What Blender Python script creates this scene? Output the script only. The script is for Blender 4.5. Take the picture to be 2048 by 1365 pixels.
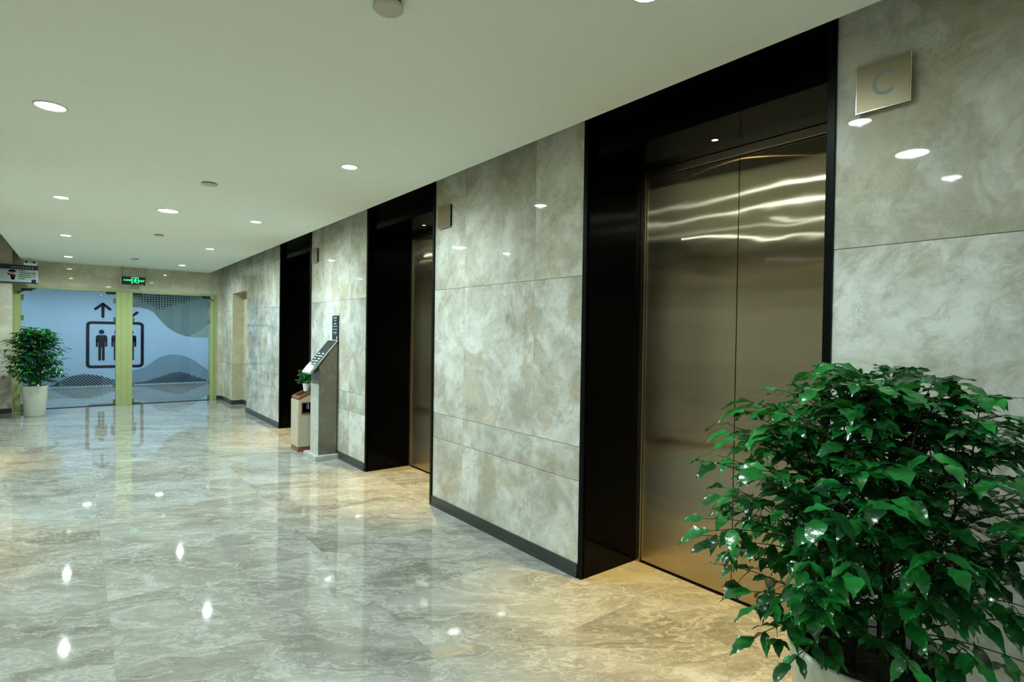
import bpy, bmesh, math, random
from mathutils import Vector, Matrix

# ------------------------------------------------------------------ camera, world, exposure
S = bpy.context.scene
C = S.collection
for o in list(bpy.data.objects):
    bpy.data.objects.remove(o)

F_PX = 1113.6
YAW, PITCH, ROLL = 0.6638, -0.0135, 0.0147
EYE = Vector((0, 0, 1.45))
cy, sy, cp, sp = math.cos(YAW), math.sin(YAW), math.cos(PITCH), math.sin(PITCH)
fw = Vector((sy * cp, cy * cp, sp))
rt = Vector((cy, -sy, 0))
up = rt.cross(fw)
cr, sr = math.cos(ROLL), math.sin(ROLL)
rt2, up2 = cr * rt + sr * up, -sr * rt + cr * up
cam_data = bpy.data.cameras.new('camera')
cam_data.sensor_width = 36
cam_data.lens = F_PX / 2048 * 36
cam_data.clip_start = 0.02
cam = bpy.data.objects.new('camera', cam_data)
C.objects.link(cam)
M = Matrix((rt2, up2, -fw)).transposed().to_4x4()
M.translation = EYE
cam.matrix_world = M
S.camera = cam

world = bpy.data.worlds.new('world')
S.world = world
world.use_nodes = True
world.node_tree.nodes['Background'].inputs[0].default_value = (0.6, 0.8, 0.75, 1)
world.node_tree.nodes['Background'].inputs[1].default_value = 0.02
S.view_settings.view_transform = 'Standard'
S.view_settings.look = 'None'
S.view_settings.exposure = 0.0
S.view_settings.gamma = 1.0

LAMP_W = 108.0            # small white downlight
LAMP_BIG_W = 155.0       # large white downlight
LAMP_COL = (0.80, 1.0, 1.0)
WARM_W = 340.0            # warm spot over each lift door
WARM_COL = (1.0, 0.64, 0.11)
HALL_W = 52.0            # lights in the corridor behind the glass doors
HALL_COL = (0.50, 0.74, 1.0)

# ------------------------------------------------------------------ dimensions
W = 2.3605               # plane of the lift wall
LW = -1.20               # plane of the opposite wall
CH = 2.59                # ceiling underside
TOP = 2.95
Y0 = -5.0
YB = 12.75               # back wall
PER = 3.113              # spacing of the lifts
OPEN = [(0.9704 + k * PER, 2.3288 + k * PER) for k in range(3)]
SOF = 2.486
DEP = 0.486
PI = math.pi
R = random.Random(7)


# ------------------------------------------------------------------ helpers
def link(o, parent=None):
    C.objects.link(o)
    if parent:
        o.parent = parent
    return o


def tag(o, label=None, cat=None, group=None, kind=None):
    if label: o['label'] = label
    if cat: o['category'] = cat
    if group: o['group'] = group
    if kind: o['kind'] = kind
    return o


def thing(name, label, cat, loc=(0, 0, 0), group=None):
    o = bpy.data.objects.new(name, None)
    o.empty_display_size = 0.1
    o.location = loc
    link(o)
    return tag(o, label, cat, group)


def obj(name, bm, mat, parent=None, smooth=False, loc=None):
    me = bpy.data.meshes.new(name)
    bmesh.ops.recalc_face_normals(bm, faces=bm.faces)
    bm.to_mesh(me)
    bm.free()
    for m in (mat if isinstance(mat, (list, tuple)) else [mat]):
        me.materials.append(m)
    if smooth:
        for p in me.polygons: p.use_smooth = True
    o = bpy.data.objects.new(name, me)
    link(o, parent)
    if parent:      # geometry is given in world coordinates
        pl = parent.location
        g = parent.parent
        off = Vector(pl)
        while g:
            off = off + g.location
            g = g.parent
        me.transform(Matrix.Translation(-off))
    return o


def struct(name, bm, mat):
    return tag(obj(name, bm, mat), kind='structure')


def box(bm, x0, x1, y0, y1, z0, z1, bev=0.0, mi=0):
    if x0 > x1: x0, x1 = x1, x0
    if y0 > y1: y0, y1 = y1, y0
    vs = [bm.verts.new((x, y, z)) for x in (x0, x1) for y in (y0, y1) for z in (z0, z1)]
    fs = []
    for f in ((0, 1, 3, 2), (4, 6, 7, 5), (0, 4, 5, 1), (2, 3, 7, 6), (0, 2, 6, 4), (1, 5, 7, 3)):
        fc = bm.faces.new([vs[i] for i in f])
        fc.material_index = mi
        fs.append(fc)
    if bev:
        es = {e for f in fs for e in f.edges}
        bmesh.ops.bevel(bm, geom=list(es), offset=bev, segments=2, affect='EDGES', profile=0.6)
    return bm


def nb(*a, **k):
    bm = bmesh.new()
    if a: box(bm, *a, **k)
    return bm


def prism(bm, pts, axis, a, b, bev=0.0):
    """extrude an outline; axis 'y': pts are (x,z); 'x': (y,z); 'z': (x,y)"""
    def P(p, t):
        return {'y': (p[0], t, p[1]), 'x': (t, p[0], p[1]), 'z': (p[0], p[1], t)}[axis]
    v0 = [bm.verts.new(P(p, a)) for p in pts]
    v1 = [bm.verts.new(P(p, b)) for p in pts]
    fs = [bm.faces.new(v0), bm.faces.new(v1[::-1])]
    n = len(pts)
    for i in range(n):
        fs.append(bm.faces.new([v0[i], v0[(i + 1) % n], v1[(i + 1) % n], v1[i]]))
    if bev:
        bmesh.ops.bevel(bm, geom=list({e for f in fs for e in f.edges}), offset=bev, segments=2, affect='EDGES')
    return bm


def lathe(bm, prof, cx, cyy, z0=0, n=32, cap_top=False):
    rings = []
    for r, z in prof:
        if r < 1e-5:
            rings.append([bm.verts.new((cx, cyy, z0 + z))])
        else:
            rings.append([bm.verts.new((cx + r * math.cos(2 * PI * i / n), cyy + r * math.sin(2 * PI * i / n), z0 + z)) for i in range(n)])
    for a, b in zip(rings, rings[1:]):
        for i in range(n):
            j = (i + 1) % n
            if len(a) == 1 and len(b) == 1: continue
            if len(a) == 1: bm.faces.new([a[0], b[i], b[j]])
            elif len(b) == 1: bm.faces.new([a[i], a[j], b[0]])
            else: bm.faces.new([a[i], a[j], b[j], b[i]])
    return bm


def tube(bm, pts, r0, r1=None, n=7):
    r1 = r0 if r1 is None else r1
    pts = [Vector(p) for p in pts]
    rings = []
    prev = None
    for k, p in enumerate(pts):
        d = (pts[min(k + 1, len(pts) - 1)] - pts[max(k - 1, 0)]).normalized()
        a = d.orthogonal().normalized() if prev is None else (prev - d * prev.dot(d)).normalized()
        prev = a
        b = d.cross(a)
        r = r0 + (r1 - r0) * k / (len(pts) - 1)
        rings.append([bm.verts.new(p + r * (math.cos(2 * PI * i / n) * a + math.sin(2 * PI * i / n) * b)) for i in range(n)])
    for a, b in zip(rings, rings[1:]):
        for i in range(n):
            j = (i + 1) % n
            bm.faces.new([a[i], a[j], b[j], b[i]])
    bm.faces.new(rings[0][::-1])
    bm.faces.new(rings[-1])
    return bm


def text_mesh(body, size, mat, parent, name, right, upv, pos, depth=0.001, align='CENTER', bold=0.0):
    """lettering as a thin solid mesh; right / upv are world directions of the baseline and its up"""
    cu = bpy.data.curves.new('lettering', 'FONT')
    cu.body = body
    cu.size = size
    cu.extrude = depth
    cu.offset = bold
    cu.align_x = align
    cu.align_y = 'CENTER'
    tmp = bpy.data.objects.new('lettering_source', cu)
    C.objects.link(tmp)
    bpy.context.view_layer.update()
    me = bpy.data.meshes.new_from_object(tmp.evaluated_get(bpy.context.evaluated_depsgraph_get()))
    bpy.data.objects.remove(tmp)
    me.name = name
    r, u = Vector(right), Vector(upv)
    n = r.cross(u)
    m = Matrix((r, u, n)).transposed().to_4x4()
    off = Vector((0, 0, 0))
    g = parent
    while g:
        off += g.location
        g = g.parent
    m.translation = Vector(pos) - off
    me.transform(m)
    me.materials.clear()
    me.materials.append(mat)
    o = bpy.data.objects.new(name, me)
    return link(o, parent)


# ------------------------------------------------------------------ materials
class NT:
    def __init__(self, name):
        self.m = bpy.data.materials.new(name)
        self.m.use_nodes = True
        self.t = self.m.node_tree
        self.b = self.t.nodes['Principled BSDF']
        self.out = self.t.nodes['Material Output']

    def n(self, typ, **kw):
        nd = self.t.nodes.new(typ)
        for k, v in kw.items(): setattr(nd, k, v)
        return nd

    def l(self, a, b):
        self.t.links.new(a, b)

    def math(self, op, a, b=None, c=None):
        nd = self.n('ShaderNodeMath', operation=op)
        for i, v in enumerate((a, b, c)):
            if v is None: continue
            if hasattr(v, 'links'): self.l(v, nd.inputs[i])
            else: nd.inputs[i].default_value = v
        return nd.outputs[0]

    def vmath(self, op, a, b=None, scale=None):
        nd = self.n('ShaderNodeVectorMath', operation=op)
        for i, v in enumerate((a, b)):
            if v is None: continue
            if hasattr(v, 'links'): self.l(v, nd.inputs[i])
            else: nd.inputs[i].default_value = v
        if scale is not None: nd.inputs['Scale'].default_value = scale
        return nd.outputs[0]

    def comb(self, x, y, z):
        nd = self.n('ShaderNodeCombineXYZ')
        for i, v in enumerate((x, y, z)):
            if hasattr(v, 'links'): self.l(v, nd.inputs[i])
            else: nd.inputs[i].default_value = v
        return nd.outputs[0]

    def noise(self, vec, scale, detail=4, rough=0.55, dist=0.0, out='Fac'):
        nd = self.n('ShaderNodeTexNoise')
        self.l(vec, nd.inputs['Vector'])
        nd.inputs['Scale'].default_value = scale
        nd.inputs['Detail'].default_value = detail
        nd.inputs['Roughness'].default_value = rough
        nd.inputs['Distortion'].default_value = dist
        return nd.outputs[out]

    def ramp(self, fac, stops, interp='LINEAR'):
        nd = self.n('ShaderNodeValToRGB')
        nd.color_ramp.interpolation = interp
        e = nd.color_ramp.elements
        while len(e) < len(stops): e.new(0.5)
        for i, (p, c) in enumerate(stops):
            e[i].position = p
            e[i].color = (c, c, c, 1) if isinstance(c, (int, float)) else (*c, 1)
        self.l(fac, nd.inputs[0])
        return nd.outputs[0]

    def mix(self, fac, a, b):
        nd = self.n('ShaderNodeMix', data_type='RGBA')
        ins = [i for i in nd.inputs if i.type == 'RGBA']
        f = [i for i in nd.inputs if i.name == 'Factor' and i.type == 'VALUE'][0]
        if hasattr(fac, 'links'): self.l(fac, f)
        else: f.default_value = fac
        for s, v in zip(ins[:2], (a, b)):
            if hasattr(v, 'links'): self.l(v, s)
            else: s.default_value = (*v, 1)
        return [o for o in nd.outputs if o.type == 'RGBA'][0]

    def set(self, **kw):
        for k, v in kw.items():
            self.b.inputs[k.replace('_', ' ')].default_value = v
        return self


def plain(name, col, rough=0.5, metal=0.0, spec=0.5, emit=None, es=0.0, var=0.0, **kw):
    t = NT(name)
    t.b.inputs['Roughness'].default_value = rough
    t.b.inputs['Metallic'].default_value = metal
    t.b.inputs['Specular IOR Level'].default_value = spec
    if var:
        geo = t.n('ShaderNodeTexCoord').outputs['Object']
        f = t.noise(geo, 6.0, 3)
        t.l(t.mix(f, tuple(c * (1 - var) for c in col), tuple(min(1, c * (1 + var)) for c in col)), t.b.inputs['Base Color'])
    else:
        t.b.inputs['Base Color'].default_value = (*col, 1)
    if emit:
        t.b.inputs['Emission Color'].default_value = (*emit, 1)
        t.b.inputs['Emission Strength'].default_value = es
    for k, v in kw.items():
        t.b.inputs[k.replace('_', ' ')].default_value = v
    return t.m


def cell(t, coord, seams, period=None, origin=0.0, hw=0.0015):
    """slab index and seam mask along one axis"""
    c = t.math('SUBTRACT', coord, origin)
    base = 0.0
    if period:
        k = t.math('FLOOR', t.math('DIVIDE', c, period))
        c = t.math('SUBTRACT', c, t.math('MULTIPLY', k, period))
        base = t.math('MULTIPLY', k, 7.0)
    idx, seam = base, None
    for s in seams:
        idx = t.math('ADD', idx, t.math('GREATER_THAN', c, s))
        m = t.math('LESS_THAN', t.math('ABSOLUTE', t.math('SUBTRACT', c, s)), hw)
        seam = m if seam is None else t.math('MAXIMUM', seam, m)
    return idx, seam


def marble_wall(name, axis, vseams, period, origin, warm=0.0):
    t = NT(name)
    pos = t.n('ShaderNodeNewGeometry').outputs['Position']
    sep = t.n('ShaderNodeSeparateXYZ')
    t.l(pos, sep.inputs[0])
    h = sep.outputs['Y' if axis == 'y' else 'X']
    h = t.math('MAXIMUM', h, 0.97) if axis == 'y' else h
    iu, su = cell(t, h, vseams, period, origin, 0.0011)
    iz, sz = cell(t, sep.outputs['Z'], [0.575, 0.78, 1.80], hw=0.0017)
    wn = t.n('ShaderNodeTexWhiteNoise', noise_dimensions='2D')
    t.l(t.comb(iu, iz, 0.0), wn.inputs['Vector'])
    off = t.vmath('SCALE', wn.outputs['Color'], scale=23.0)
    v = t.vmath('ADD', pos, off)
    warp = t.vmath('SCALE', t.vmath('SUBTRACT', t.noise(v, 2.2, 4, out='Color'), (0.5, 0.5, 0.5)), scale=0.26)
    vw = t.vmath('ADD', v, warp)
    # broad soft clouds, pale on warm grey
    cloud = t.ramp(t.noise(vw, 2.6, 8, 0.68, 0.25), [(0.40, 0.0), (0.60, 1.0)])
    col = t.mix(cloud, (0.38, 0.375, 0.315), (0.66, 0.68, 0.63))
    # brown patches with a hard edge on one side
    patch = t.ramp(t.noise(vw, 1.7, 6, 0.62, 0.35), [(0.535, 0.0), (0.575, 0.75), (0.80, 0.30)])
    col = t.mix(t.math('MULTIPLY', patch, 0.70 + warm * 0.25), col, (0.37, 0.305, 0.19))
    # cool grey smudges
    smudge = t.ramp(t.noise(vw, 5.0, 8, 0.74, 0.3), [(0.54, 0.0), (0.70, 1.0)])
    col = t.mix(t.math('MULTIPLY', smudge, 0.62), col, (0.235, 0.265, 0.245))
    # streaky olive brown flecks running on the diagonal
    rm = t.n('ShaderNodeMapping')
    rm.inputs['Rotation'].default_value = (0.75, 0.0, 0.0) if axis == 'y' else (0.0, 0.75, 0.0)
    t.l(vw, rm.inputs['Vector'])
    rs = t.n('ShaderNodeMapping')
    rs.inputs['Scale'].default_value = (1.0, 1.0, 2.4)
    t.l(rm.outputs[0], rs.inputs['Vector'])
    fl = t.ramp(t.noise(rs.outputs[0], 6.0, 9, 0.74, 0.2), [(0.52, 0.0), (0.60, 1.0)])
    reg = t.ramp(t.noise(v, 1.5, 3, 0.55), [(0.42, 0.25), (0.60, 1.0)])
    col = t.mix(t.math('MULTIPLY', t.math('MULTIPLY', fl, reg), 0.42), col, (0.265, 0.25, 0.165))
    sp_ = t.ramp(t.noise(vw, 17.0, 6, 0.7, 0.3), [(0.66, 0.0), (0.72, 1.0)])
    col = t.mix(t.math('MULTIPLY', sp_, 0.45), col, (0.17, 0.17, 0.13))
    # crazed clusters of fine lines
    vo = t.n('ShaderNodeTexVoronoi', feature='DISTANCE_TO_EDGE')
    t.l(t.vmath('ADD', vw, t.vmath('SCALE', t.noise(v, 16, 3, out='Color'), scale=0.16)), vo.inputs['Vector'])
    vo.inputs['Scale'].default_value = 30
    crk = t.ramp(vo.outputs['Distance'], [(0.0, 1.0), (0.10, 0.0)])
    where = t.ramp(t.noise(v, 1.9, 3, 0.6, 0.8), [(0.575, 0.0), (0.64, 1.0)])
    col = t.mix(t.math('MULTIPLY', t.math('MULTIPLY', crk, where), 0.38), col, (0.21, 0.20, 0.14))
    # fine veins
    nv = t.noise(vw, 2.0, 8, 0.66, 0.4)
    vein = t.ramp(t.math('ABSOLUTE', t.math('SUBTRACT', nv, 0.5)), [(0.0, 1.0), (0.012, 0.0)])
    col = t.mix(t.math('MULTIPLY', vein, 0.22), col, (0.27, 0.25, 0.19))
    # fine grain, per slab value
    gr = t.noise(vw, 34, 4, 0.7)
    col = t.mix(t.math('MULTIPLY', t.ramp(gr, [(0.35, 0.0), (0.7, 1.0)]), 0.16), col, (0.70, 0.70, 0.64))
    if warm:
        col = t.mix(warm * 0.75, col, (0.52, 0.45, 0.27))
    # top course tinted warmer: partly slab tone, partly warm light put into the colour
    upper = t.math('GREATER_THAN', sep.outputs['Z'], 1.80)
    col = t.mix(t.math('MULTIPLY', upper, 0.12), col, (0.60, 0.53, 0.33))
    sep2 = t.n('ShaderNodeSeparateColor')
    t.l(wn.outputs['Color'], sep2.inputs[0])
    hsv = t.n('ShaderNodeHueSaturation')
    t.l(col, hsv.inputs['Color'])
    t.l(t.math('ADD', t.math('MULTIPLY', sep2.outputs[1], 0.14), 0.93), hsv.inputs['Value'])
    col = hsv.outputs[0]
    col = t.mix(t.math('MULTIPLY', sz, 0.85), col, (0.06, 0.055, 0.045))
    if su is not None:
        col = t.mix(t.math('MULTIPLY', su, 0.45), col, (0.12, 0.11, 0.09))
    t.l(col, t.b.inputs['Base Color'])
    t.set(Roughness=0.03, Specular_IOR_Level=0.42)
    return t.m


def marble_floor():
    t = NT('polished marble floor')
    pos = t.n('ShaderNodeNewGeometry').outputs['Position']
    sep = t.n('ShaderNodeSeparateXYZ')
    t.l(pos, sep.inputs[0])
    ix, sx = cell(t, sep.outputs['X'], [0.0015], 1.137, 0.133, 0.0012)
    iy, sy_ = cell(t, sep.outputs['Y'], [0.0015], 0.83, 3.605 - 0.83 * 8, 0.0012)
    wn = t.n('ShaderNodeTexWhiteNoise', noise_dimensions='2D')
    t.l(t.comb(ix, iy, 0.0), wn.inputs['Vector'])
    v = t.vmath('ADD', pos, t.vmath('SCALE', wn.outputs['Color'], scale=3.0))
    rot = t.n('ShaderNodeMapping')
    rot.inputs['Rotation'].default_value = (0, 0, 0.62)
    t.l(v, rot.inputs['Vector'])
    mp = t.n('ShaderNodeMapping')
    mp.inputs['Scale'].default_value = (1.0, 2.3, 1.0)
    t.l(rot.outputs[0], mp.inputs['Vector'])
    v = mp.outputs[0]
    warp = t.vmath('SCALE', t.vmath('SUBTRACT', t.noise(v, 1.3, 4, out='Color'), (0.5, 0.5, 0.5)), scale=1.3)
    vw = t.vmath('ADD', v, warp)
    cl = t.ramp(t.noise(vw, 1.1, 6, 0.62, 0.5), [(0.33, 0.0), (0.66, 1.0)])
    col = t.mix(cl, (0.165, 0.155, 0.125), (0.34, 0.34, 0.305))
    n1 = t.noise(vw, 1.9, 8, 0.66, 0.9)
    v1 = t.ramp(t.math('ABSOLUTE', t.math('SUBTRACT', n1, 0.5)), [(0.0, 1.0), (0.026, 0.0)])
    col = t.mix(t.math('MULTIPLY', v1, 0.45), col, (0.56, 0.57, 0.53))
    n2 = t.noise(t.vmath('ADD', vw, (5.2, 1.7, 0)), 4.2, 8, 0.7, 0.6)
    v2 = t.ramp(t.math('ABSOLUTE', t.math('SUBTRACT', n2, 0.5)), [(0.0, 1.0), (0.02, 0.0)])
    col = t.mix(t.math('MULTIPLY', v2, 0.36), col, (0.58, 0.58, 0.53))
    n3 = t.noise(t.vmath('ADD', vw, (1.2, 9.7, 0)), 3.0, 7, 0.65, 0.8)
    v3 = t.ramp(t.math('ABSOLUTE', t.math('SUBTRACT', n3, 0.5)), [(0.0, 1.0), (0.018, 0.0)])
    col = t.mix(t.math('MULTIPLY', v3, 0.14), col, (0.22, 0.205, 0.16))
    rust = t.ramp(t.noise(v, 1.1, 4, 0.6, 1.0), [(0.64, 0.0), (0.72, 1.0)])
    col = t.mix(t.math('MULTIPLY', rust, 0.34), col, (0.42, 0.34, 0.15))
    seam = t.math('MAXIMUM', sx, sy_)
    col = t.mix(t.math('MULTIPLY', seam, 0.30), col, (0.16, 0.14, 0.10))
    t.l(col, t.b.inputs['Base Color'])
    t.set(Roughness=0.035, Specular_IOR_Level=0.75)
    return t.m


def stone(name, c0, c1, vein, scale=3.0, rough=0.15, stretch=(1, 1, 1)):
    t = NT(name)
    pos = t.n('ShaderNodeNewGeometry').outputs['Position']
    mp = t.n('ShaderNodeMapping')
    mp.inputs['Scale'].default_value = stretch
    t.l(pos, mp.inputs['Vector'])
    v = mp.outputs[0]
    col = t.mix(t.noise(v, scale, 6, 0.6, 1.0), c0, c1)
    n1 = t.noise(v, scale * 0.7, 5, 0.55, 1.4)
    vn = t.ramp(t.math('ABSOLUTE', t.math('SUBTRACT', n1, 0.5)), [(0.0, 1.0), (0.012, 0.0)])
    col = t.mix(t.math('MULTIPLY', vn, 0.6), col, vein)
    t.l(col, t.b.inputs['Base Color'])
    t.set(Roughness=rough)
    return t.m


def brushed_steel():
    t = NT('brushed warm steel')
    uv = t.n('ShaderNodeTangent', direction_type='UV_MAP')
    uv.uv_map = 'uv'
    pos = t.n('ShaderNodeNewGeometry').outputs['Position']
    mp = t.n('ShaderNodeMapping')
    mp.inputs['Scale'].default_value = (1, 1.2, 2.6)
    t.l(pos, mp.inputs['Vector'])
    b = t.n('ShaderNodeBump')
    b.inputs['Strength'].default_value = 0.11
    b.inputs['Distance'].default_value = 0.035
    t.l(t.noise(mp.outputs[0], 1.3, 2, 0.4), b.inputs['Height'])
    mp2 = t.n('ShaderNodeMapping')
    mp2.inputs['Scale'].default_value = (1, 220, 1.0)
    t.l(pos, mp2.inputs['Vector'])
    g = t.noise(mp2.outputs[0], 1.0, 3)
    gl = t.n('ShaderNodeBsdfAnisotropic')
    gl.distribution = 'GGX'
    t.l(t.mix(g, (0.49, 0.41, 0.29), (0.55, 0.465, 0.335)), gl.inputs['Color'])
    gl.inputs['Roughness'].default_value = 0.16
    gl.inputs['Anisotropy'].default_value = 0.90
    gl.inputs['Rotation'].default_value = 0.25
    t.l(uv.outputs[0], gl.inputs['Tangent'])
    t.l(b.outputs[0], gl.inputs['Normal'])
    t.l(gl.outputs[0], t.out.inputs['Surface'])
    return t.m


def leaf_mat(name, c0, c1):
    t = NT(name)
    pos = t.n('ShaderNodeNewGeometry').outputs['Position']
    t.l(t.mix(t.ramp(t.noise(pos, 9.0, 3), [(0.35, 0.0), (0.7, 1.0)]), c0, c1), t.b.inputs['Base Color'])
    t.set(Roughness=0.20, Specular_IOR_Level=0.8, Subsurface_Weight=0.0)
    b = t.n('ShaderNodeBump')
    b.inputs['Strength'].default_value = 0.25
    b.inputs['Distance'].default_value = 0.004
    t.l(t.noise(pos, 70.0, 2), b.inputs['Height'])
    t.l(b.outputs[0], t.b.inputs['Normal'])
    tr = t.n('ShaderNodeBsdfTranslucent')
    tr.inputs['Color'].default_value = (0.05, 0.30, 0.03, 1)
    mx = t.n('ShaderNodeMixShader')
    mx.inputs[0].default_value = 0.11
    t.l(t.b.outputs[0], mx.inputs[1])
    t.l(tr.outputs[0], mx.inputs[2])
    t.l(mx.outputs[0], t.out.inputs['Surface'])
    return t.m


M_WALL = marble_wall('cloudy marble cladding', 'y', [0.4575, 1.291], PER, 2.3288)
M_BACK = marble_wall('warm marble cladding', 'x', [0.0015, 0.83], 1.66, 0.63, warm=0.55)
M_NICHE = marble_wall('yellow lit marble cladding', 'x', [0.0015], 1.66, 0.2, warm=0.85)  # yellow light on the niche face mixed into the stone
M_FLOOR = marble_floor()
M_CEIL = plain('painted plasterboard ceiling', (0.78, 0.86, 0.79), 0.85, spec=0.2, var=0.015)
M_BLACK = plain('black lacquered metal', (0.0006, 0.0007, 0.0006), 0.12, spec=0.09)
M_BLACK_EDGE = plain('black metal edge trim', (0.0015, 0.002, 0.002), 0.35, spec=0.1)
M_BASE = plain('dark bronze skirting metal', (0.030, 0.038, 0.034), 0.28, spec=0.5)
M_STEEL = brushed_steel()
M_STEEL_FRAME = plain('satin steel frame', (0.46, 0.40, 0.30), 0.28, metal=1.0)
M_GAP = plain('shadow gap black', (0.003, 0.003, 0.003), 0.8, spec=0.1)
M_SILL = plain('grooved metal sill', (0.16, 0.13, 0.09), 0.35, metal=1.0)
M_PLATE = plain('champagne metal sign plate', (0.27, 0.225, 0.14), 0.4, metal=0.6)
M_PLATE_EDGE = plain('polished plate edge', (0.62, 0.60, 0.50), 0.2, metal=1.0)
M_LETTER = plain('grey blue letter enamel', (0.20, 0.24, 0.25), 0.35)
M_TRIMRING = plain('white lamp ring', (0.55, 0.57, 0.52), 0.4)
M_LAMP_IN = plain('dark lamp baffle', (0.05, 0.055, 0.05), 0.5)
M_LAMP = plain('white lamp lens', (0.9, 0.9, 0.9), 0.4, emit=(0.86, 1.0, 0.99), es=115.0)
M_LAMP_DIM = plain('unlit lamp lens', (0.72, 0.76, 0.72), 0.4, emit=(0.9, 1.0, 0.95), es=0.12)
M_LAMP_WARM = plain('warm lamp lens', (0.9, 0.8, 0.5), 0.4, emit=(1.0, 0.72, 0.28), es=18.0)
M_DETECT = plain('cream plastic disc', (0.50, 0.50, 0.42), 0.5)
M_PILAR = plain('pale yellow green painted frame', (0.32, 0.37, 0.15), 0.30, var=0.05)
M_DARKFIT = plain('dark patch fitting metal', (0.035, 0.045, 0.035), 0.3, metal=0.6)
M_GREENFIT = plain('grey green clamp metal', (0.16, 0.21, 0.15), 0.35, metal=0.5)
M_MURAL = plain('pale blue wall graphic vinyl', (0.36, 0.47, 0.60), 0.8, spec=0.08)
M_MGREY = plain('grey green graphic vinyl', (0.155, 0.20, 0.20), 0.8, spec=0.08)
M_MGREY2 = plain('lighter grey green graphic vinyl', (0.235, 0.285, 0.285), 0.8, spec=0.08)
M_MBLUE = plain('slate blue graphic vinyl', (0.19, 0.27, 0.35), 0.8, spec=0.08)
M_MDARK = plain('near black graphic vinyl', (0.010, 0.014, 0.025), 0.8, spec=0.08)
M_PED = stone('brown grey pedestal marble', (0.12, 0.108, 0.08), (0.20, 0.18, 0.135), (0.25, 0.235, 0.185), 2.2, 0.12)
M_PEDL = stone('pale pedestal marble', (0.34, 0.35, 0.31), (0.46, 0.47, 0.42), (0.6, 0.6, 0.55), 4, 0.15)
M_BIN = stone('beige travertine bin stone', (0.40, 0.345, 0.25), (0.52, 0.455, 0.34), (0.33, 0.28, 0.2), 5, 0.3, (1, 1, 6))
M_BINTRIM = plain('reddish brown bin trim', (0.17, 0.07, 0.03), 0.3, var=0.2)
M_WHITE = plain('white glazed ceramic', (0.78, 0.79, 0.74), 0.18)
M_POT = plain('glossy white planter plastic', (0.62, 0.66, 0.56), 0.16)
M_SOIL = plain('dark potting soil', (0.02, 0.014, 0.008), 0.95, var=0.4)
M_STEM = plain('green brown stem bark', (0.022, 0.026, 0.010), 0.8, spec=0.15, var=0.3)
M_LEAF = leaf_mat('glossy green leaf', (0.004, 0.050, 0.010), (0.019, 0.22, 0.038))
M_LEAF2 = leaf_mat('dark green leaf', (0.003, 0.024, 0.007), (0.007, 0.06, 0.014))
M_NAVY = plain('navy sign print', (0.012, 0.014, 0.055), 0.3)
M_SIGNW = plain('pale grey sign print', (0.36, 0.43, 0.38), 0.3)
M_SIGNG = plain('dark green sign print', (0.03, 0.06, 0.045), 0.4)
M_RED = plain('dark red sign print', (0.14, 0.01, 0.02), 0.4)
M_SKIN = plain('pink sign print', (0.35, 0.17, 0.17), 0.4)
M_PANEL = plain('black glossy call panel', (0.012, 0.018, 0.022), 0.12)
M_PTEXT = plain('pale panel lettering', (0.34, 0.42, 0.42), 0.4)
M_EXIT_BOX = plain('black exit sign housing', (0.004, 0.012, 0.006), 0.3)
M_EXIT = plain('green lit lettering', (0.02, 0.5, 0.2), 0.4, emit=(0.05, 1.0, 0.36), es=1.6)
M_DOT = plain('pale indicator lamp', (0.5, 0.6, 0.4), 0.4, emit=(0.6, 0.8, 0.45), es=0.5)

tg = NT('clear door glass')
tg.b.inputs['Base Color'].default_value = (0.90, 0.97, 0.95, 1)
tg.set(Roughness=0.0, Transmission_Weight=1.0, IOR=1.28)
M_GLASS = tg.m

# ------------------------------------------------------------------ setting
struct('floor', nb(LW - 0.7, W + 0.75, Y0 - 0.1, 17.25, -0.12, 0.0), M_FLOOR)
struct('ceiling', nb(-0.742, 2.13, Y0, YB - 0.005, CH, CH + 0.07), M_CEIL)
bm = nb(LW - 0.7, W + 0.75, Y0 - 0.1, YB + 0.2, TOP, TOP + 0.1)
struct('ceiling_slot', bm, M_CEIL)


def wall_side(name, xa, xb, opens, ya, yb, niche=None):
    bm = bmesh.new()
    y = ya
    for (a, b) in opens:
        box(bm, xa, xb, y, a, 0, TOP)
        y = b
    if niche:
        n0, n1, nz, nd = niche
        box(bm, xa, xb, y, n0, 0, TOP)
        box(bm, xa, xb, n0, n1, nz, TOP)
        box(bm, xa + nd, xb, n0, n1, 0, nz)
        y = n1
    box(bm, xa, xb, y, yb, 0, TOP)
    return struct(name, bm, M_WALL)


NI = (10.60, 11.76, 2.137, 0.22)
wall_side('wall_right', W, W + 0.75, OPEN, Y0, YB, NI)
wall_side('wall_left', LW, LW - 0.7, OPEN, Y0, YB)
struct('wall_near', nb(LW - 0.7, W + 0.75, Y0 - 0.1, Y0, 0, TOP), M_BACK)
# lining of the shallow niche beyond the far lift, yellow light in its colour
bm = nb(W + 0.004, W + 0.22, NI[1] - 0.012, NI[1] - 0.001, 0.0, NI[2] - 0.001)
box(bm, W + 0.205, W + 0.218, NI[0] + 0.001, NI[1] - 0.012, 0, NI[2] - 0.001)
struct('wall_niche', bm, M_NICHE)

# back wall: pier left of the doors and header above them
FX0, FX1 = -0.813, 2.262         # outer edges of the pale green frame
HZ = 2.155
bm = nb(LW, -0.845, 12.42, YB + 0.2, 0, TOP)
struct('wall_pier', bm, M_BACK)
bm = nb(-0.845, W, YB, YB + 0.2, HZ, TOP)
box(bm, FX1, W, YB, YB + 0.2, 0, HZ)
struct('wall_back', bm, M_BACK)

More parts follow.
